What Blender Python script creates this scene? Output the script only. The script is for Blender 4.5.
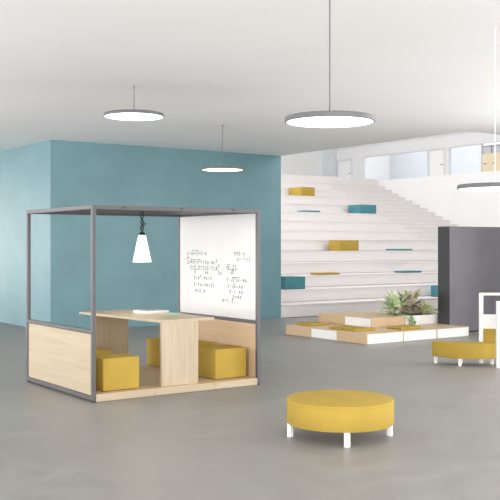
import bpy, bmesh, math, random
from mathutils import Vector, Matrix
random.seed(4)
for o in list(bpy.data.objects): bpy.data.objects.remove(o, do_unlink=True)
SC = bpy.context.scene
COL = SC.collection

# ------------------------------------------------------------------ camera
YAW = 0.616
cam_d = bpy.data.cameras.new('camera')
cam_d.sensor_width = 36.0
cam_d.lens = 917.68 / 500 * 36.0
cam_d.shift_y = -(250 - 245.39) / 500
cam = bpy.data.objects.new('camera', cam_d); COL.objects.link(cam)
cam.location = (0, 0, 1.7092)
cam.rotation_euler = (math.pi / 2, 0, -YAW)
SC.camera = cam

# ------------------------------------------------------------------ exposure / world / lights
SC.view_settings.view_transform = 'Standard'
SC.view_settings.look = 'None'
SC.view_settings.gamma = 1.0
SC.view_settings.use_curve_mapping = False
SC.view_settings.exposure = 0.24

W = bpy.data.worlds.new('daylight'); SC.world = W; W.use_nodes = True
bg = W.node_tree.nodes['Background']
bg.inputs['Color'].default_value = (0.97, 0.985, 1.0, 1)
bg.inputs['Strength'].default_value = 0.5

def area(name, loc, target, sx, sy, energy, color=(1, 1, 1)):
    d = bpy.data.lights.new(name, 'AREA'); d.shape = 'RECTANGLE'; d.size = sx; d.size_y = sy
    d.energy = energy; d.color = color
    o = bpy.data.objects.new(name, d); COL.objects.link(o)
    o.location = loc
    if abs(loc[0] - target[0]) + abs(loc[1] - target[1]) > 1e-6: o.rotation_euler = (Vector(target) - Vector(loc)).to_track_quat('-Z', 'Y').to_euler()
    return o
area('clerestory_daylight', (19.3, 11.7, 6.6), (19.3, 22.0, 3.4), 12, 4.4, 385, (1.0, 0.99, 0.985))  # unseen light added above the hall ceiling to brighten the risers
area('skylight_daylight', (19.5, 21.5, 8.9), (19.5, 21.5, 0), 10, 16, 120, (1.0, 0.99, 0.985))
area('window_daylight_left', (-3.0, 17.0, 1.9), (7.3, 17.6, 1.7), 14, 3.4, 760, (1.0, 0.99, 0.98))
area('window_daylight_left_near', (-5.0, 3.0, 1.7), (7.3, 3.6, 4.6), 12, 3.2, 440, (1.0, 0.99, 0.98))
area('window_daylight_rear', (1.0, -4.5, 1.7), (1, 8, 4.2), 14, 3.2, 1050, (1.0, 0.99, 0.98))
area('window_daylight_right', (14.5, 2.5, 1.9), (5, 2.5, 1.9), 13, 3.4, 900, (1.0, 0.99, 0.98))  # added out of view at the right to lift the ceiling
area('window_daylight_corridor', (2.0, 38, 1.9), (5, 20.0, 1.9), 9, 3.4, 850, (1.0, 0.99, 0.98))  # unseen light added to whiten the left teal wall
area('clerestory_daylight_side', (13.3, 25.0, 6.6), (25.3, 24.5, 3.9), 13, 4.2, 500, (1.0, 0.995, 0.99))  # added light, out of view, to brighten the atrium's white right wall
area('office_ceiling_light', (29.4, 25.5, 7.5), (29.4, 25.5, 4.3), 2.4, 12, 240, (1.0, 0.99, 0.98))  # added fill so the room behind the glass looks brighter

# ------------------------------------------------------------------ materials
def newmat(name):
    m = bpy.data.materials.new(name); m.use_nodes = True
    nt = m.node_tree
    return m, nt, nt.nodes['Principled BSDF']

def mix_ramp(nt, fac, cols):
    r = nt.nodes.new('ShaderNodeValToRGB')
    els = r.color_ramp.elements
    while len(els) < len(cols): els.new(0.5)
    for e, (p, c) in zip(els, cols):
        e.position = p; e.color = (*c, 1)
    nt.links.new(fac, r.inputs['Fac'])
    return r.outputs['Color']

def coords(nt, scale=(1, 1, 1), kind='Object'):
    tc = nt.nodes.new('ShaderNodeTexCoord'); mp = nt.nodes.new('ShaderNodeMapping')
    mp.inputs['Scale'].default_value = scale
    nt.links.new(tc.outputs[kind], mp.inputs['Vector'])
    return mp.outputs['Vector']

def noise(nt, vec, scale, detail=3, rough=.5, dist=0):
    n = nt.nodes.new('ShaderNodeTexNoise')
    n.inputs['Scale'].default_value = scale; n.inputs['Detail'].default_value = detail
    n.inputs['Roughness'].default_value = rough; n.inputs['Distortion'].default_value = dist
    nt.links.new(vec, n.inputs['Vector'])
    return n.outputs['Fac']

def plain(name, col, rough=.5, metal=0, var=.04, scale=6, bump=0, bscale=300, spec=.5):
    m, nt, b = newmat(name)
    b.inputs['Roughness'].default_value = rough; b.inputs['Metallic'].default_value = metal
    b.inputs['Specular IOR Level'].default_value = spec
    v = coords(nt)
    f = noise(nt, v, scale)
    lo = tuple(c * (1 - var) for c in col); hi = tuple(min(1, c * (1 + var)) for c in col)
    nt.links.new(mix_ramp(nt, f, [(.3, lo), (.7, hi)]), b.inputs['Base Color'])
    if bump:
        bp = nt.nodes.new('ShaderNodeBump'); bp.inputs['Strength'].default_value = bump
        bp.inputs['Distance'].default_value = .002
        nt.links.new(noise(nt, v, bscale, 2), bp.inputs['Height'])
        nt.links.new(bp.outputs['Normal'], b.inputs['Normal'])
    return m

def wood(name, c1, c2, axis, rough=.45):
    m, nt, b = newmat(name)
    sc = [9.0, 9.0, 9.0]; sc[axis] = .55
    v = coords(nt, tuple(sc))
    f = noise(nt, v, 1.6, 5, .6, .6)
    c = mix_ramp(nt, f, [(.28, c1), (.5, tuple((a + d) / 2 for a, d in zip(c1, c2))), (.72, c2)])
    sc2 = [120.0, 120.0, 120.0]; sc2[axis] = 3.0
    f2 = noise(nt, coords(nt, tuple(sc2)), 1.0, 2)
    mx = nt.nodes.new('ShaderNodeMix'); mx.data_type = 'RGBA'; mx.blend_type = 'MULTIPLY'
    mx.inputs['Factor'].default_value = .35
    nt.links.new(c, mx.inputs['A'])
    nt.links.new(mix_ramp(nt, f2, [(.3, (.86, .84, .82)), (.7, (1, 1, 1))]), mx.inputs['B'])
    nt.links.new(mx.outputs['Result'], b.inputs['Base Color'])
    b.inputs['Roughness'].default_value = rough
    return m

def emit(name, col, s):
    m, nt, b = newmat(name)
    b.inputs['Base Color'].default_value = (*col, 1)
    b.inputs['Emission Color'].default_value = (*col, 1)
    b.inputs['Emission Strength'].default_value = s
    return m

M = {}
def concrete():
    m, nt, b = newmat('polished_concrete')
    v = coords(nt, (1, 1, 1))
    a = noise(nt, v, .35, 6, .6, .3)
    v2 = coords(nt, (1.0, 1.0, 1))
    f = noise(nt, v2, 3.2, 8, .65)
    c1 = mix_ramp(nt, a, [(.3, (.25, .242, .227)), (.7, (.304, .294, .277))])
    c2 = mix_ramp(nt, f, [(.3, (.86, .86, .86)), (.7, (1.06, 1.06, 1.06))])
    mx = nt.nodes.new('ShaderNodeMix'); mx.data_type = 'RGBA'; mx.blend_type = 'MULTIPLY'
    mx.inputs['Factor'].default_value = 1
    nt.links.new(c1, mx.inputs['A']); nt.links.new(c2, mx.inputs['B'])
    nt.links.new(mx.outputs['Result'], b.inputs['Base Color'])
    b.inputs['Specular IOR Level'].default_value = .28
    r = mix_ramp(nt, f, [(.3, (.36,) * 3), (.7, (.52,) * 3)])
    nt.links.new(r, b.inputs['Roughness'])
    return m
M['floor'] = concrete()
M['ceiling'] = plain('ceiling_paint', (.922, .928, .93), .9, var=.015, scale=.6)
M['teal_wall'] = plain('teal_plaster', (.152, .292, .325), .5, var=.07, scale=1.6, bump=.15, bscale=60)
M['white_wall'] = plain('white_paint', (.78, .78, .78), .8, var=.015, scale=1)
M['step'] = wood('whitewashed_boards', (.735, .70, .685), (.79, .765, .755), 0, .6)
M['maple_x'] = wood('maple_lengthwise', (.43, .34, .228), (.525, .44, .322), 0)
M['maple_y'] = wood('maple_crosswise', (.43, .34, .228), (.525, .44, .322), 1)
M['maple_z'] = wood('maple_upright', (.43, .34, .228), (.525, .44, .322), 2)
M['birch'] = wood('birch_upright', (.78, .66, .46), (.84, .73, .53), 2)
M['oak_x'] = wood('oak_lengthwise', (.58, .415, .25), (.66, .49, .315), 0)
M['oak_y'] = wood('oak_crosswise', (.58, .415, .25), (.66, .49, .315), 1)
M['metal'] = plain('grey_metal', (.105, .10, .108), .45, .25, var=.03)
M['dark_metal'] = plain('dark_metal', (.03, .03, .033), .5, .2)
M['yellow'] = plain('yellow_fabric', (.425, .292, .054), .85, var=.05, scale=4, bump=.25, bscale=400, spec=.2)
M['teal_fabric'] = plain('teal_fabric', (.075, .225, .26), .85, var=.05, scale=5, bump=.25, bscale=400, spec=.2)
M['white'] = plain('white_laminate', (.88, .88, .87), .4, var=.01)
M['board'] = plain('whiteboard_enamel', (.67, .675, .675), .25, var=.008)
M['ink'] = plain('marker_ink', (.05, .05, .055), .7)
M['partition'] = plain('dark_grey_felt', (.225, .222, .246), .9, var=.05, scale=2, bump=.2, bscale=200, spec=.2)
M['charcoal'] = plain('charcoal_end_trim', (.05, .05, .055), .35, var=.05)
M['disc_rim'] = plain('disc_rim_metal', (.13, .135, .145), .5, .1)
M['glow'] = emit('lit_diffuser', (1, 1, 1), 2.5)
M['lamp_glow'] = emit('lit_lamp_shade', (1, .99, .97), 1.5)
M['cable'] = plain('grey_cable', (.16, .16, .165), .6)
M['cable_white'] = plain('white_cable', (.85, .85, .85), .5)
M['soil'] = plain('soil', (.06, .045, .035), .95, var=.4, scale=30)
M['frost'] = plain('pale_blue_wall', (.64, .665, .70), .8, var=.03, scale=.5)
M['frame_grey'] = plain('pale_grey_frame', (.66, .68, .71), .5)
M['panel_grey'] = plain('pale_panel', (.70, .71, .735), .7)
M['box_grey'] = plain('grey_box_card', (.55, .56, .60), .7, var=.06)
M['box_lid'] = plain('box_lid_card', (.33, .34, .37), .7)
M['paper'] = plain('paper', (.74, .74, .72), .7)
M['photo_page'] = plain('grey_page', (.24, .25, .25), .6, var=.5, scale=25)
M['pale_green'] = plain('pale_green_paper', (.46, .50, .36), .6)
M['mint'] = plain('mint_cover', (.30, .60, .49), .6)
def glassmat():
    m, nt, b = newmat('window_glass')
    nt.nodes.remove(b)
    out = nt.nodes['Material Output']
    t = nt.nodes.new('ShaderNodeBsdfTransparent'); t.inputs['Color'].default_value = (.95, .96, .97, 1)
    g = nt.nodes.new('ShaderNodeBsdfGlossy'); g.inputs['Roughness'].default_value = .05
    mx = nt.nodes.new('ShaderNodeMixShader')
    mx.inputs['Fac'].default_value = .08
    nt.links.new(t.outputs['BSDF'], mx.inputs[1]); nt.links.new(g.outputs['BSDF'], mx.inputs[2])
    nt.links.new(mx.outputs['Shader'], out.inputs['Surface'])
    return m
M['glass'] = glassmat()
def leafmat(name, c1, c2, scale=9):
    m, nt, b = newmat(name)
    f = noise(nt, coords(nt), scale, 3)
    nt.links.new(mix_ramp(nt, f, [(.35, c1), (.65, c2)]), b.inputs['Base Color'])
    b.inputs['Roughness'].default_value = .5
    b.inputs['Subsurface Weight'].default_value = 0.0
    return m
M['leaf_green'] = leafmat('green_leaf', (.32, .50, .22), (.86, .90, .66))
M['leaf_purple'] = leafmat('purple_leaf', (.46, .28, .33), (.74, .74, .54), 12)
M['leaf_pale'] = leafmat('pale_leaf', (.55, .68, .20), (.85, .88, .55))
M['leaf_vine'] = leafmat('vine_leaf', (.15, .30, .10), (.35, .50, .22))
M['leaf_deep'] = leafmat('broad_leaf', (.20, .30, .08), (.62, .66, .20))

# ------------------------------------------------------------------ mesh helpers
class MB:
    def __init__(s): s.bm = bmesh.new()
    def box(s, x0, x1, y0, y1, z0, z1, bev=0, seg=2):
        t = bmesh.new()
        v = [t.verts.new((x, y, z)) for x in (x0, x1) for y in (y0, y1) for z in (z0, z1)]
        for f in ((0, 1, 3, 2), (4, 6, 7, 5), (0, 4, 5, 1), (2, 3, 7, 6), (0, 2, 6, 4), (1, 5, 7, 3)):
            t.faces.new([v[i] for i in f])
        if bev:
            bmesh.ops.bevel(t, geom=t.edges[:], offset=bev, segments=seg, affect='EDGES', profile=.5)
        s.join(t); return s
    def join(s, t):
        bmesh.ops.recalc_face_normals(t, faces=t.faces[:])
        me = bpy.data.meshes.new('tmp'); t.to_mesh(me); t.free()
        s.bm.from_mesh(me); bpy.data.meshes.remove(me)
    def lathe(s, prof, cx=0, cy=0, n=64):
        t = bmesh.new(); rings = []
        for r, z in prof:
            if r < 1e-6: rings.append([t.verts.new((cx, cy, z))])
            else: rings.append([t.verts.new((cx + r * math.cos(2 * math.pi * i / n), cy + r * math.sin(2 * math.pi * i / n), z)) for i in range(n)])
        for a, b in zip(rings, rings[1:]):
            for i in range(n):
                j = (i + 1) % n
                if len(a) == 1: t.faces.new((a[0], b[i], b[j]))
                elif len(b) == 1: t.faces.new((a[i], a[j], b[0]))
                else: t.faces.new((a[i], a[j], b[j], b[i]))
        s.join(t); return s
    def tube(s, pts, r, n=8):
        t = bmesh.new(); pts = [Vector(p) for p in pts]; rings = []
        for i, p in enumerate(pts):
            d = (pts[min(i + 1, len(pts) - 1)] - pts[max(i - 1, 0)]).normalized()
            up = Vector((0, 0, 1)) if abs(d.z) < .95 else Vector((1, 0, 0))
            a = d.cross(up).normalized(); b = d.cross(a)
            rr = r[i] if isinstance(r, (list, tuple)) else r
            rings.append([t.verts.new(p + rr * (math.cos(2 * math.pi * k / n) * a + math.sin(2 * math.pi * k / n) * b)) for k in range(n)])
        for a, b in zip(rings, rings[1:]):
            for k in range(n): t.faces.new((a[k], a[(k + 1) % n], b[(k + 1) % n], b[k]))
        t.faces.new(rings[0]); t.faces.new(rings[-1])
        s.join(t); return s
    def prism(s, poly, z0, z1, bev=0):
        t = bmesh.new()
        a = [t.verts.new((x, y, z0)) for x, y in poly]; b = [t.verts.new((x, y, z1)) for x, y in poly]
        t.faces.new(a); t.faces.new(b)
        n = len(poly)
        for i in range(n): t.faces.new((a[i], a[(i + 1) % n], b[(i + 1) % n], b[i]))
        if bev:
            bmesh.ops.recalc_face_normals(t, faces=t.faces[:])
            ed = [e for e in t.edges if len(e.link_faces) == 2 and e.calc_face_angle(0) > .6]
            bmesh.ops.bevel(t, geom=ed, offset=bev, segments=3, affect='EDGES', profile=.5)
        s.join(t); return s
    def build(s, name, mat, parent=None, smooth=False, loc=None):
        me = bpy.data.meshes.new(name); s.bm.to_mesh(me); s.bm.free()
        me.materials.append(M[mat] if isinstance(mat, str) else mat)
        if smooth:
            for p in me.polygons: p.use_smooth = True
            try: me.set_sharp_from_angle(angle=math.radians(40))
            except Exception: pass
        o = bpy.data.objects.new(name, me); COL.objects.link(o)
        if parent: o.parent = parent
        if loc: o.location = loc
        return o

def struct(o):
    o['kind'] = 'structure'; return o
def thing(name, label, cat, loc=(0, 0, 0), rz=0, group=None):
    o = bpy.data.objects.new(name, None); COL.objects.link(o)
    o.empty_display_size = .1
    o.location = loc; o.rotation_euler = (0, 0, rz); tag(o, label, cat, group); return o
def tag(o, label, cat, group=None):
    o['label'] = label; o['category'] = cat
    if group: o['group'] = group
    return o
def copy_tree(o, parent=None):
    c = o.copy(); COL.objects.link(c)
    if parent: c.parent = parent
    for ch in list(o.children): copy_tree(ch, c)
    return c

# ------------------------------------------------------------------ the setting
ZC = 3.807
struct(MB().box(-12, 34, -7, 36, -.2, 0).build('floor', 'floor'))
struct(MB().prism([(-12, -7), (34, -7), (34, 11.455), (13.02, 11.455), (13.02, 34), (-12, 34)], ZC, ZC + .35).build('ceiling', 'ceiling'))
struct(MB().box(7.283, 7.483, 17.337, 33, 0, ZC).build('wall_left', 'teal_wall'))
struct(MB().box(7.283, 13.02, 17.137, 17.337, 0, ZC).build('wall_back', 'teal_wall'))
struct(MB().box(12.80, 13.02, 17.337, 32.3, 0, ZC).build('wall_inner', 'white_wall'))
XP = 25.3
struct(MB().box(XP, XP + .25, 6, 32.15, 0, 3.95).box(XP, XP + .25, 6, 32.15, 3.95, 4.29).build('wall_right', 'white_wall'))

# wide seating tiers and the narrow flight beside them
R, T, Y0, NT = .31, .75, 17.15, 14
XA, XB = 13.03, 22.25
def flight(x0, x1, r, t, n):
    mb = MB()
    prof = [(Y0, 0)]
    for k in range(1, n + 1):       # riser with a recessed joint at its foot, then the tread
        prof.append((Y0 + (k - 1) * t + .03, (k - 1) * r))
        prof.append((Y0 + (k - 1) * t + .03, (k - 1) * r + .012))
        prof.append((Y0 + (k - 1) * t, (k - 1) * r + .012))
        prof.append((Y0 + (k - 1) * t, k * r))
    prof.append((Y0 + n * t, n * r))
    prof.append((Y0 + n * t, 0))
    tb = bmesh.new()
    a = [tb.verts.new((x0, y, z)) for y, z in prof]; b = [tb.verts.new((x1, y, z)) for y, z in prof]
    tb.faces.new(a); tb.faces.new(b)
    for i in range(len(prof)):
        j = (i + 1) % len(prof); tb.faces.new((a[i], a[j], b[j], b[i]))
    # recessed shadow joint under every nosing is a thin lip
    mb.join(tb)
    for k in range(1, n + 1):
        y = Y0 + (k - 1) * t
        mb.box(x0, x1, y - .016, y, k * r - .03, k * r)
    return mb
struct(flight(XA, XB, R, T, NT - 1).build('seating_tiers', 'step'))
struct(flight(XB, XP - .005, R / 2, T / 2, 2 * (NT - 1)).build('staircase', 'step'))
YT = Y0 + (NT - 1) * T
struct(MB().box(XA, XP - .005, YT, 32.1, 3.9, NT * R).build('landing', 'step'))
struct(MB().box(XP + .25, 32, 6, 32.15, 3.95, 4.29).build('upper_floor', 'white_wall'))
XS = 27.6
YB = 32.15
struct(MB().box(13.02, 32, YB, YB + .2, 0, 9).build('wall_upper_back', 'white_wall'))
struct(MB().box(13.02, 32, 11.3, YB + .2, 9, 9.3).build('ceiling_atrium', 'white_wall'))
struct(MB().box(26.78, XS, YB - .05, YB, 4.29, 9).build('wall_panel', 'panel_grey'))  # end strip of the back wall, coloured greyer than the rest
# upper side wall with its openings
ZG = 5.63
wb = MB()
wb.box(XS, XS + .15, 6, YB, ZG, 9)
wb.box(XS, XS + .15, 30.32, 31.0, 4.29, ZG)
wb.box(XS, XS + .15, 25.30, 25.45, 4.29, ZG)
wb.box(XS, XS + .15, 6, 21.0, 4.29, ZG)
struct(wb.build('wall_upper_side', 'white_wall'))
struct(MB().box(XS - .05, XS, 8, YB - .06, 6.09, 6.13).build('trim_1', 'panel_grey'))  # grey strip standing in for a shadow gap along the upper wall
struct(MB().box(31, 31.15, 18, YB, 4.29, 7).build('wall_office_back', 'frost'))
def window(n, y0, y1, mull):
    w = struct(MB().box(XS + .05, XS + .08, y0 + .04, y1 - .04, 4.33, ZG - .04).build('window_%d' % n, 'glass'))
    f = MB()
    f.box(XS + .02, XS + .12, y0, y1, 4.29, 4.33); f.box(XS + .02, XS + .12, y0, y1, ZG - .04, ZG)
    for y in [y0, y1 - .04] + mull: f.box(XS + .02, XS + .12, y, y + .04, 4.33, ZG - .04)
    f.build('window_frame', 'frame_grey', w)
window(1, 26.42, 30.32, [])
window(2, 23.62, 25.30, [])
def door(n, y0, y1):
    d = struct(MB().box(XS + .03, XS + .07, y0 + .07, y1 - .07, 4.29, ZG - .07).build('door_%d' % n, 'white'))
    f = MB().box(XS - .02, XS + .14, y0, y0 + .07, 4.29, ZG).box(XS - .02, XS + .14, y1 - .07, y1, 4.29, ZG).box(XS - .02, XS + .14, y0 + .07, y1 - .07, ZG - .07, ZG)
    f.build('door_frame', 'frame_grey', d)
    h = MB().tube([(XS + .03, y0 + .16, 4.95), (XS - .02, y0 + .16, 4.95), (XS - .02, y0 + .28, 4.95)], .012)
    h.build('door_handle', 'metal', d)
door(1, 31.0, 32.08)
door(2, 25.45, 26.42)

# ------------------------------------------------------------------ cupboard and boxes on the upper level
cab = thing('cupboard', 'pale wooden cupboard with two handles on the white upper floor', 'cupboard', (XS + .02, 22.3, 4.29))
MB().box(0, .45, -1.28, 1.28, 0, .93).build('body', 'birch', cab)
for i, y in enumerate((.86, .43, 0, -.43, -.86)):
    if i == 4: pass
    d = MB().box(-.02, 0, y - .0 - .005, y + .42, .02, .91).build('door', 'birch', cab)
    MB().tube([(-.02, y + .22, .54), (-.045, y + .22, .54), (-.045, y + .34, .54), (-.02, y + .34, .54)], .012).build('handle', 'metal', d)
def filebox():
    t = thing('storage_box', '', 'box')
    MB().box(0, .3, 0, .38, 0, .24, .006).build('body', 'box_grey', t)
    MB().box(-.008, .308, -.008, .388, .24, .30, .006).build('lid', 'box_lid', t)
    return t
fb = filebox()
lab = ['grey lidded storage box on the wooden cupboard, nearest the glass', 'grey lidded storage box, second from the glass on the wooden cupboard',
       'grey lidded storage box third from the glass on the wooden cupboard, cut by the frame']
for i, l in enumerate(lab):
    b = fb if i == 0 else copy_tree(fb)
    b.location = (XS + .01, 23.56 - .40 - i * .44, 4.29 + .93); b['label'] = l; b['group'] = 'boxes on the upper cupboard'

# ------------------------------------------------------------------ meeting pod
PX, PY, PW, PD, PH = 4.356, 9.112, 2.25, 1.896, 2.15
pod = thing('meeting_pod', 'open grey framed meeting pod with wood plinth, low wood sides and a whiteboard', 'meeting pod', (PX, PY, 0))
w = .044
for x, y in ((0, 0), (PW - w, 0), (0, PD - w), (PW - w, PD - w)):
    MB().box(x, x + w, y, y + w, .02, PH, .003).build('post', 'metal', pod)
    MB().box(x + .008, x + w - .008, y + .008, y + w - .008, 0, .02).build('foot', 'dark_metal', pod)
tr = .046
for y in (0, PD - w): MB().box(w, PW - w, y, y + w, PH - tr, PH, .003).build('top_rail', 'metal', pod)
for x in (0, PW - w): MB().box(x, x + w, w, PD - w, PH - tr, PH, .003).build('top_rail', 'metal', pod)
MB().box(w, PW - w, w, PD - w, PH - .022, PH - .006).build('roof_panel', 'metal', pod)
for x in (0, PW - w):
    MB().box(x, x + w, w, PD - w, .745, .787, .003).build('middle_rail', 'metal', pod)
    MB().box(x, x + w, w, PD - w, .02, .066, .003).build('bottom_rail', 'metal', pod)
MB().box(.012, .032, w + .006, PD - w - .006, .072, .739).build('side_panel', 'maple_y', pod)
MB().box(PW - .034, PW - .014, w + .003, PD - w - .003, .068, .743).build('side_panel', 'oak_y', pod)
board = MB().box(PW - .036, PW - .012, w + .003, PD - w - .003, .789, PH - tr - .003).build('whiteboard', 'board', pod)
board['label'] = 'white dry erase board covered with handwritten sums'
for x0, x1 in ((w + .002, .78), (.783, 1.585), (1.588, PW - w - .002)):
    q = MB().box(x0, x1, 0.0, PD - .002, 0.004, .078, .002).build('plinth', 'maple_x', pod)
    MB().box(x0, x1, 0.001, PD - .003, .078, .085).build('deck', 'oak_y', q)  # plinth top tinted browner; the shade inside the pod is in its colour
for x in (.382, 1.13, 1.857):
    MB().tube([(x, .004, PH - .018), (x, -.006, PH - .018)], .010, 10).build('screw', 'dark_metal', pod)
for y in (.35, .95, 1.55):
    MB().tube([(PW - w + .004, y, PH - .02), (PW - w - .006, y, PH - .02)], .010, 10).build('screw', 'dark_metal', pod)

# handwriting: a small stroke alphabet
G = {
 'x': [[(0, 1), (.7, 0)], [(.7, 1), (0, 0)]],
 'y': [[(0, 1), (.35, .45)], [(.7, 1), (.15, -.35)]],
 'a': [[(.7, .8), (.3, 1), (0, .5), (.3, 0), (.65, .4), (.68, .9), (.75, 0)]],
 '0': [[(.35, 1.2), (0, .6), (.35, 0), (.7, .6), (.35, 1.2)]],
 '1': [[(.1, .9), (.4, 1.25), (.4, 0)]],
 '2': [[(0, .95), (.35, 1.25), (.65, .9), (0, 0), (.7, 0)]],
 '3': [[(0, 1.15), (.6, 1.2), (.25, .7), (.65, .35), (.3, 0), (0, .1)]],
 '4': [[(.45, 1.25), (0, .4), (.75, .4)], [(.55, .8), (.5, 0)]],
 '5': [[(.65, 1.25), (.1, 1.2), (.05, .7), (.6, .6), (.6, .1), (0, 0)]],
 '=': [[(0, .75), (.7, .75)], [(0, .4), (.7, .4)]],
 '-': [[(.05, .55), (.7, .58)]],
 '+': [[(0, .55), (.7, .55)], [(.35, .95), (.35, .15)]],
 '/': [[(.0, -.2), (.6, 1.3)]],
 '(': [[(.5, 1.35), (.15, .6), (.5, -.15)]],
 ')': [[(.1, 1.35), (.45, .6), (.1, -.15)]],
 ',': [[(.3, .1), (.15, -.25)]],
}
def write(text, y, z, h, adv):
    """strokes on the board face; text runs towards -Y"""
    mb = MB(); cx = 0.0; bar_from = None; bars = []; up = 0
    def stroke(pts):
        P = [(-(cx + p[0] * adv * .8), z0 + p[1] * hh) for p in pts]
        seg(P)
    def seg(P):
        for (a, b), (c, d) in zip(P, P[1:]):
            dx, dz = c - a, d - b; L = math.hypot(dx, dz) or 1
            nx, nz = -dz / L * th, dx / L * th
            t = bmesh.new(); q = [(a + nx, b + nz), (c + nx, d + nz), (c - nx, d - nz), (a - nx, b - nz)]
            A = [t.verts.new((0, yy, zz)) for yy, zz in q]; B = [t.verts.new((-.0012, yy, zz)) for yy, zz in q]
            t.faces.new(A); t.faces.new(B)
            for i in range(4): t.faces.new((A[i], A[(i + 1) % 4], B[(i + 1) % 4], B[i]))
            mb.join(t)
    th = .0030
    for ch in text:
        z0 = random.uniform(-.003, .003); hh = h
        if ch == '^': up = 1; continue
        if ch == '[':           # start of a root sign
            seg([(-(cx), z0 + h * .5), (-(cx + adv * .25), z0), (-(cx + adv * .6), z0 + h * 1.55)]); bar_from = cx + adv * .6; cx += adv * .75; continue
        if ch == ']':
            seg([(-bar_from, z0 + h * 1.55), (-(cx), z0 + h * 1.55)]); continue
        if ch == '{': bar_from = cx; continue
        if ch == '}': seg([(-bar_from, -h * .35), (-cx, -h * .35)]); continue
        if ch != ' ':
            if up: z0 += h * .9; hh = h * .6
            for p in G[ch]: stroke(p)
        cx += adv * (.7 if up else 1); up = 0
    o = mb.build('handwriting', 'ink', board)
    o.location = (PW - .0365, y - PY, z)
lines = [
 ('y=[x+5]+2-x', 10.777, 1.584), ('x=', 10.777, 1.522), ('2[4x+y]^2+(2x-a)^2', 10.764, 1.462),
 ('{x+2-x}+{y+2}-{x-a}^2', 10.69, 1.400), ('  x    4x    5x', 10.69, 1.330), ('3-x^2-4x+2', 10.595, 1.255),
 ('2-(x-4x+2)', 10.595, 1.163), ('x=2,x', 10.56, 1.083),
 ('3x2-y', 9.633, 1.585), ('x=-1/2', 9.566, 1.512), ('{[x]-25}', 9.81, 1.412), (' [2]', 9.76, 1.345),
 ('3-[25x]-4x', 9.80, 1.250), ('2-[4]+4x', 9.775, 1.167), ('2-1 4x', 9.735, 1.097), ('2+4x', 9.66, 1.033), ('x=1,2', 9.895, .982)]
for tx, y, z in lines: write(tx, y, z, .036, .053)

# lamp hanging under the pod roof
LX, LY = 5.509, 10.11
lamp = thing('pendant_lamp', 'lit white cone lamp hanging on a twisted black cord inside the pod', 'lamp', (LX, LY, 0))
MB().lathe([(.041, 1.836), (.045, 1.836), (.115, 1.505), (.111, 1.502), (.041, 1.832)], n=48).build('shade', 'lamp_glow', lamp, True)
MB().lathe([(0, 1.875), (.022, 1.875), (.03, 1.865), (.044, 1.85), (.044, 1.832), (0, 1.832)], n=32).build('socket', 'dark_metal', lamp, True)
for ph in (0, math.pi):
    pts = [(.02 * math.sin(t * 9 + ph) * (1 if ph else .7), .012 * math.cos(t * 9 + ph), 1.875 + t * .215) for t in [i / 16 for i in range(17)]]
    MB().tube(pts, .009, 6).build('cord', 'dark_metal', lamp, True)
MB().lathe([(0, 2.128), (.026, 2.128), (.026, 2.09), (.01, 2.075), (0, 2.075)], n=24).build('hook', 'dark_metal', lamp, True)
MB().tube([(.035, 0, 1.97), (.05, 0, 1.99), (.02, 0, 1.95)], .007, 6).build('clip', 'dark_metal', lamp, True)
# real light of the cone
ld = bpy.data.lights.new('lamp_light', 'POINT'); ld.energy = 9; ld.shadow_soft_size = .08; ld.color = (1, .86, .66)
lo = bpy.data.objects.new('bulb', ld); COL.objects.link(lo); lo.parent = lamp; lo.location = (0, 0, 1.47)

# table
TB = thing('meeting_table', 'pale wood meeting table on two panel legs inside the pod', 'table', (5.22, 9.2, .085))
MB().prism([(.02, 0), (.77, 0), (.75, 1.80), (-.15, 1.80)], .735, .765, .002).build('tabletop', 'maple_y', TB)
MB().box(.05, .545, .004, .044, 0, .735, .001).build('leg_panel', 'maple_z', TB)
MB().box(.05, .545, 1.76, 1.80, 0, .735, .001).build('leg_panel', 'maple_z', TB)

# cube stools
def cube_stool(sx, sy, h):
    t = thing('cube_stool', '', 'stool')
    MB().box(0, sx, 0, sy, .006, h, .008, 3).build('body', 'yellow', t, True)
    m = MB()
    e = .003
    m.tube([(e, e, h - e), (sx - e, e, h - e), (sx - e, sy - e, h - e), (e, sy - e, h - e), (e, e, h - e)], .0035, 6)
    for x, y in ((e, e), (sx - e, e), (e, sy - e), (sx - e, sy - e)): m.tube([(x, y, .01), (x, y, h - e)], .0035, 6)
    m.build('piping', 'yellow', t, True)
    MB().box(.02, sx - .02, .02, sy - .02, 0, .008).build('base', 'dark_metal', t)
    return t
cs = cube_stool(.45, .42, .365)
spots = [(4.545, 9.235, 'yellow cube stool left of the table, nearest the front post'), (4.545, 9.93, 'yellow cube stool left of the table, second from the front'),
         (4.545, 10.55, 'yellow cube stool left of the table, hidden in the far corner'), (6.055, 9.275, 'yellow cube stool right of the table, at the front under the whiteboard'),
         (6.055, 9.97, 'yellow cube stool right of the table, second from the front under the whiteboard'), (6.055, 10.56, 'yellow cube stool at the far end, seen through the opening under the table')]
first = True
for x, y, l in spots:
    if 'hidden' in l: continue
    c = cs if first else copy_tree(cs); first = False
    c.location = (x, y, .085); c['label'] = l; c['group'] = 'yellow cube stools in the pod'

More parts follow.
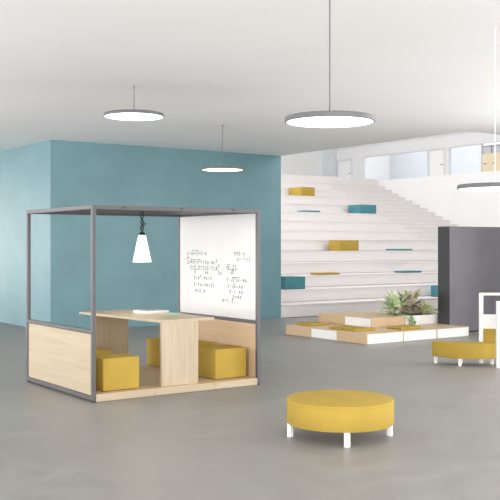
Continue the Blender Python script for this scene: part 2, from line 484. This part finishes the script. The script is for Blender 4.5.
# papers on the table
ZT = .85
mag = thing('magazine', 'thick white magazine with grey cover picture lying on the wooden table', 'magazine', (5.71, 10.24, ZT), .12)
MB().box(-.18, .18, -.15, .15, 0, .034, .010, 3).build('pages', 'paper', mag, True)
MB().box(-.13, .13, -.11, .11, .034, .0355).build('picture', 'photo_page', mag)
tag(MB().box(-.13, .13, -.08, .08, 0, .006, .001).build('notebook', 'mint', None, False, (5.86, 9.97, ZT)), 'thin mint green notebook lying right of the white magazine', 'notebook').rotation_euler = (0, 0, .5)
tag(MB().box(-.10, .10, -.07, .07, 0, .004, .001).build('paper_sheet', 'pale_green', None, False, (5.36, 10.12, ZT)), 'pale green sheet near the left table edge beside the magazine', 'paper').rotation_euler = (0, 0, .25)

# ------------------------------------------------------------------ pendant discs
def disc_light(x, y, z, r, label, cable='cable', first=None):
    t = thing('disc_pendant', label, 'ceiling lamp', (x, y, z), 0, 'round disc pendants')
    MB().lathe([(0, .042), (r - .008, .042), (r, .037), (r, .004), (r - .004, 0), (r - .012, 0), (r - .012, .01), (0, .01)], n=96).build('housing', 'disc_rim', t, True)
    MB().lathe([(0, .008), (r - .013, .008), (r - .013, .001), (0, .001)], n=96).build('diffuser', 'glow', t, True)
    MB().tube([(0, 0, .042), (0, 0, ZC - z - .01)], .0035 if 'white' in cable else .006, 8).build('cable', cable, t)
    MB().lathe([(0, ZC - z), (.013, ZC - z), (.013, ZC - z - .015), (0, ZC - z - .015)], n=24).build('ceiling_rose', cable, t)
    MB().lathe([(0, .06), (.02, .06), (.025, .042), (0, .042)], n=16).build('cable_grip', cable, t)
    return t
disc_light(5.732, 10.74, 3.40, .395, 'lit round disc pendant above the left of the pod')
disc_light(8.848, 13.328, 3.022, .362, 'small looking lit round disc pendant in front of the teal wall')
disc_light(4.67, 5.514, 2.674, .353, 'largest looking lit round disc pendant in the middle, its cable leaving the picture top')
disc_light(7.046, 5.862, 2.253, .357, 'lit round disc pendant on white cable cut by the right picture edge', 'cable_white')

# ------------------------------------------------------------------ blocks and pads on the tiers
def block(name, k, x0, x1, dep, h, mat, label, cat, grp, inset=.03):
    t = thing(name, label, cat, ((x0 + x1) / 2, Y0 + (k - 1) * T + inset, k * R), 0, grp)
    a = (x1 - x0) / 2; b = .012 if h > .1 else .015
    MB().box(-a, a, 0, dep, 0, h, b, 3).build('body', mat, t, True)
    e = .004
    m = MB(); m.tube([(-a + e, e, h - e), (a - e, e, h - e), (a - e, dep - e, h - e), (-a + e, dep - e, h - e), (-a + e, e, h - e)], .006, 6)
    m.build('piping', mat, t, True)
    return t
gb = 'seat blocks on the tiers'; gp = 'flat pads on the tiers'
block('seat_block', 11, 19.63, 20.23, .68, .305, 'yellow', 'yellow seat block highest up on the pale tiers', 'seat block', gb)
block('seat_block', 9, 20.99, 21.72, .6, .30, 'teal_fabric', 'teal seat block high on the tiers near the narrow flight', 'seat block', gb)
block('seat_block', 5, 17.47, 18.21, .5, .305, 'yellow', 'wide yellow seat block halfway up the tiers', 'seat block', gb)
block('seat_block', 2, 13.75, 14.39, .6, .305, 'teal_fabric', 'teal seat block low on the tiers beside the teal wall', 'seat block', gb)
block('seat_block', 1, 18.53, 19.15, .45, .30, 'teal_fabric', 'teal seat block low on the tiers, half behind the dark partition', 'seat block', gb)
block('seat_pad', 9, 18.55, 19.21, .4, .05, 'teal_fabric', 'thin teal pad below the topmost yellow block', 'cushion', gp, .01)
block('seat_pad', 3, 15.45, 16.16, .4, .05, 'yellow', 'thin yellow pad on the tiers above the low teal block', 'cushion', gp, .01)
block('seat_pad', 5, 19.66, 20.40, .4, .05, 'teal_fabric', 'thin teal pad on same tier as wide yellow block', 'cushion', gp, .01)
block('seat_pad', 3, 18.54, 19.26, .4, .05, 'teal_fabric', 'thin teal pad low on the tiers above the plants', 'cushion', gp, .01)

# ------------------------------------------------------------------ dark partition
pt = thing('partition', 'dark grey free-standing felt partition wall behind the white frames', 'partition', (13.415, 12.27, 0))
MB().box(.012, 5.0, 0, .30, .02, 2.08, .004).build('panel', 'partition', pt)
MB().box(0, .012, 0, .30, .02, 2.08, .003).build('end_cap', 'charcoal', pt)  # left end face, coloured darker than the felt panel
MB().box(.02, 4.98, .02, .28, 0, .02).build('base', 'dark_metal', pt)

# ------------------------------------------------------------------ low platform of modules
cx = [10.79, 11.665, 12.515, 13.39]; cy = [11.755, 12.52, 13.275, 14.04]
def module(x0, x1, y0, y1, z0, h, label, left=None, front=None, name='platform_module'):
    t = thing(name, label, 'platform', (x0, y0, z0), 0, 'low platform modules')
    g = .0015
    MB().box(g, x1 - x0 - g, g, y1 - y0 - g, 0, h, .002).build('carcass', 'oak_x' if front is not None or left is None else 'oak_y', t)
    if left: MB().box(-.004, g + .001, .03, y1 - y0 - .015, .006, h - .014).build('front', left, t)
    if front: MB().box(.022, x1 - x0 - .022, -.004, g + .001, .006, h - .014).build('front', front, t)
    return t
H = .178
names = {(0, 0): ('wood platform module at the near corner with a white front panel', None, 'white'),
         (1, 0): ('low platform module with white front, second from the near corner', None, 'white'),
         (2, 0): ('low platform module with white front at the right end beside the partition', None, 'white'),
         (0, 1): ('low platform module with white left panel in the middle of the left side', 'white', None),
         (0, 2): ('plain wood low platform module at the far left end', None, None)}
for i in range(3):
    for j in range(3):
        if (i, j) in names: l, a, b = names[(i, j)]
        elif (i, j) == (1, 1): continue
        else: continue
        module(cx[i], cx[i + 1], cy[j], cy[j + 1], 0, H, l, a, b)
# upper modules stand on the floor behind, tall enough to form the second level
ux = [11.69, 12.57, 13.75]; uy = [12.60, 13.36, 14.08]
# filler module carrying the inner deck
module(cx[1], 13.80, 12.585, cy[3], 0, H, 'wide wood base module carrying the upper level of the platform', None, None)
module(ux[0], ux[1], uy[0], uy[1] , H, H, 'upper platform module with white left panel beside the planter', 'white', None)
module(ux[0], ux[1], uy[1], 14.15, H, H, 'plain wood upper platform module at the back left', None, None)
module(ux[1], ux[2], uy[1], cy[3] - .0, H, H, 'plain wood upper platform module behind the plants', None, None)

# planter and plants
pl = thing('planter', 'white planter box on the platform holding mixed foliage plants', 'planter', (ux[1], uy[0], H))
LW, LD = ux[2] - ux[1], uy[1] - uy[0]
m = MB(); m.box(.003, LW - .003, .003, .025, 0, H); m.box(.003, LW - .003, LD - .025, LD - .003, 0, H)
m.box(.003, .025, .025, LD - .025, 0, H); m.box(LW - .025, LW - .003, .025, LD - .025, 0, H); m.box(.025, LW - .025, .025, LD - .025, 0, .02)
m.build('box', 'white', pl)
MB().box(.026, LW - .026, .026, LD - .026, .021, H - .025).build('soil', 'soil', pl)

def leaf(t, base, az, elev, L, wd, droop, n=7, shape=1.0, twist=0, cup=.25):
    p = Vector(base); rows = []
    d = Vector((math.cos(az) * math.cos(elev), math.sin(az) * math.cos(elev), math.sin(elev)))
    side = Vector((-math.sin(az), math.cos(az), 0))
    for i in range(n + 1):
        u = i / n
        e = elev - droop * u
        d = Vector((math.cos(az) * math.cos(e), math.sin(az) * math.cos(e), math.sin(e)))
        nrm = side.cross(d)
        wv = wd * (math.sin(math.pi * min(1, (u * .93 + .07)) ** shape)) * .5 + .001
        s2 = (side * math.cos(twist) + nrm * math.sin(twist))
        rows.append((t.verts.new(p - s2 * wv - nrm * (-cup * wv)), t.verts.new(p), t.verts.new(p + s2 * wv - nrm * (-cup * wv))))
        p = p + d * (L / n)
    for a, b in zip(rows, rows[1:]):
        t.faces.new((a[0], a[1], b[1], b[0])); t.faces.new((a[1], a[2], b[2], b[1]))
def plant(name, label, loc, leaves, mat, stemh=.1, stem_mat='leaf_vine'):
    o = thing(name, label, 'plant', loc, 0, 'plants in the planter')
    t = bmesh.new()
    for lf in leaves: leaf(t, **lf)
    me = bpy.data.meshes.new('foliage'); t.to_mesh(me); t.free()
    me.materials.append(M[mat])
    for p in me.polygons: p.use_smooth = True
    f = bpy.data.objects.new('foliage', me); COL.objects.link(f); f.parent = o
    MB().tube([(0, 0, -.02), (.005, 0, stemh * .5), (0, .004, stemh)], [.016, .012, .008], 8).build('stem', stem_mat, o, True)
    return o
rnd = random.Random(11)
ZS = H + H - .025
def rosette(n, L, wd, e0, e1, droop, z=.0, shape=1.0, sp=.02):
    out = []
    for i in range(n):
        az = i * 2.39996 + rnd.uniform(-.3, .3); u = i / n
        out.append(dict(base=(rnd.uniform(-sp, sp), rnd.uniform(-sp, sp), z * rnd.random()), az=az, elev=e0 + (e1 - e0) * u + rnd.uniform(-.1, .1),
                        L=L * rnd.uniform(.75, 1.1), wd=wd * rnd.uniform(.8, 1.15), droop=droop * rnd.uniform(.6, 1.3), shape=shape, twist=rnd.uniform(-.3, .3)))
    return out
plant('dracaena', 'green leafy plant with pale variegated leaves at the left of the planter', (12.70, 12.98, ZS), rosette(52, .50, .115, .2, 1.45, .8, .16), 'leaf_green', .2)
plant('cordyline', 'purple and olive leaved plant in the middle of the planter', (12.93, 12.90, ZS), rosette(42, .54, .13, .25, 1.4, .9, .2), 'leaf_purple', .22)
plant('rubber_plant', 'tall plant with broad yellow green leaves behind the purple plant', (13.08, 12.98, ZS), [dict(base=(0, 0, .25), az=2.6 + i * .9, elev=1.15 - .12 * (i % 3), L=.36, wd=.16, droop=.5, shape=.9, twist=.2) for i in range(6)], 'leaf_deep', .3)
plant('spider_plant', 'pale lime spiky plant low at the right of the planter', (13.28, 12.82, ZS), rosette(54, .40, .055, .55, 1.45, 1.2, .03, .9), 'leaf_pale', .05)
vl = []
for i in range(26):
    u = i / 26; x = rnd.uniform(-.07, .07)
    vl.append(dict(base=(x, -.10 - .02 * u, .04 - .17 * u), az=-1.57 + rnd.uniform(-1.1, 1.1), elev=rnd.uniform(-1.0, .1), L=.065, wd=.045, droop=.5, n=4))
plant('trailing_vine', 'small green vine trailing over the front of the planter', (12.70, 12.665, ZS), vl, 'leaf_vine', .05)

# yellow pads on the platform
def pad(x0, x1, y0, y1, label):
    t = thing('seat_pad', label, 'cushion', ((x0 + x1) / 2, (y0 + y1) / 2, H), 0, 'yellow pads on the platform')
    a, b = (x1 - x0) / 2, (y1 - y0) / 2
    MB().box(-a, a, -b, b, 0, .042, .014, 3).build('body', 'yellow', t, True)
    e = .004; z = .022
    MB().tube([(-a, -b, z), (a, -b, z), (a, b, z), (-a, b, z), (-a, -b, z)], .004, 6).build('piping', 'yellow', t, True)
pad(10.97, 11.46, 13.53, 13.96, 'yellow pad at the far left of the wooden platform')
pad(10.94, 11.42, 12.58, 12.93, 'yellow pad touching another one, the farther of the touching pair')
pad(10.94, 11.42, 12.21, 12.56, 'yellow pad near the platform corner, nearer of the touching pair')
pad(11.83, 12.32, 11.97, 12.36, 'yellow pad in front of the plants on the platform')

# ------------------------------------------------------------------ round ottoman
ot = thing('ottoman', 'round yellow ottoman with short white legs in the foreground', 'ottoman', (5.41, 6.245, 0))
r = .478
MB().lathe([(0, .348), (r - .02, .346), (r - .006, .342), (r, .332), (r, .134), (r - .006, .126), (0, .124)], n=128).build('seat', 'yellow', ot, True)
MB().tube([(r * math.cos(a), r * math.sin(a), .326) for a in [i * 2 * math.pi / 96 for i in range(97)]], .003, 6).build('seam', 'yellow', ot, True)
a0 = math.atan2(5.925 - 6.245, 5.20 - 5.41)
for k in range(4):
    a = a0 + k * math.pi / 2
    o = MB().box(-.02, .02, -.02, .02, 0, .126, .002).build('leg', 'white', ot)
    o.location = ((r - .03) * math.cos(a), (r - .03) * math.sin(a), 0); o.rotation_euler = (0, 0, a0 + .9)

# ------------------------------------------------------------------ curved bench and the white frames on the right
def arc(p0, p1, bulge, n):
    p0, p1 = Vector(p0), Vector(p1); d = p1 - p0; nr = Vector((d.y, -d.x)).normalized()
    out = []
    for i in range(n + 1):
        u = i / n; out.append(tuple(p0 + d * u + nr * bulge * 4 * u * (1 - u)))
    return out
bn = thing('curved_bench', 'curved yellow bench on white legs with a yellow back at the right edge', 'bench', (0, 0, 0))
BL, BR = (9.87, 9.38), (10.75, 8.36)
poly = [(9.86, 9.36), (9.845, 9.20), (9.86, 9.06), (9.90, 8.93), (9.97, 8.81), (10.07, 8.71), (10.20, 8.64), (10.36, 8.60), (10.52, 8.575), (10.66, 8.56)]
back = [(10.68, 8.70), (10.45, 8.87), (10.28, 9.02), (10.15, 9.18), (10.00, 9.40)]
MB().prism(poly + back, .105, .315, .008).build('seat', 'yellow', bn, True)
for x, y in ((9.90, 9.315), (9.945, 8.90), (10.18, 9.09), (10.46, 8.76)):
    o = MB().box(-.018, .018, -.018, .018, 0, .106, .002).build('leg', 'white', bn); o.location = (x, y, 0); o.rotation_euler = (0, 0, .2)
def local(o, org, ang):
    o.location = (*org, 0); o.rotation_euler = (0, 0, ang)
ang = -YAW   # frames run across the view
fr = thing('screen_frame', 'white screen frame with an open top and white lower panel behind the curved bench', 'screen', (10.42, 8.96, 0), ang)
MB().box(0, .058, -.02, .02, 0, .985, .002).build('post', 'white', fr)
MB().box(1.20, 1.265, -.02, .02, 0, .985, .002).build('post', 'white', fr)
MB().box(0, 1.265, -.022, .022, .985, 1.015, .002).build('top_rail', 'white', fr)
MB().box(0, 1.265, -.024, .024, 1.015, 1.024).build('top_cap', 'maple_x', fr)
MB().box(.058, 1.20, -.012, .012, .50, .705).build('lower_panel', 'white', fr)
MB().box(.058, 1.20, -.03, .03, .20, .50, .006).build('back_cushion', 'yellow', fr)
sp = thing('screen_frame', 'lower white frame cut by the right picture edge, nearer than the curved bench', 'screen', (10.20, 8.455, 0), ang)
MB().box(0, .05, 0, .05, 0, .90, .003).build('post', 'white', sp)
MB().box(.90, .95, 0, .05, 0, .90, .003).build('post', 'white', sp)
MB().box(0, .95, -.004, .054, .90, .93, .003).build('top_rail', 'white', sp)
MB().box(.05, .90, .015, .035, .45, .90).build('upper_panel', 'white', sp)
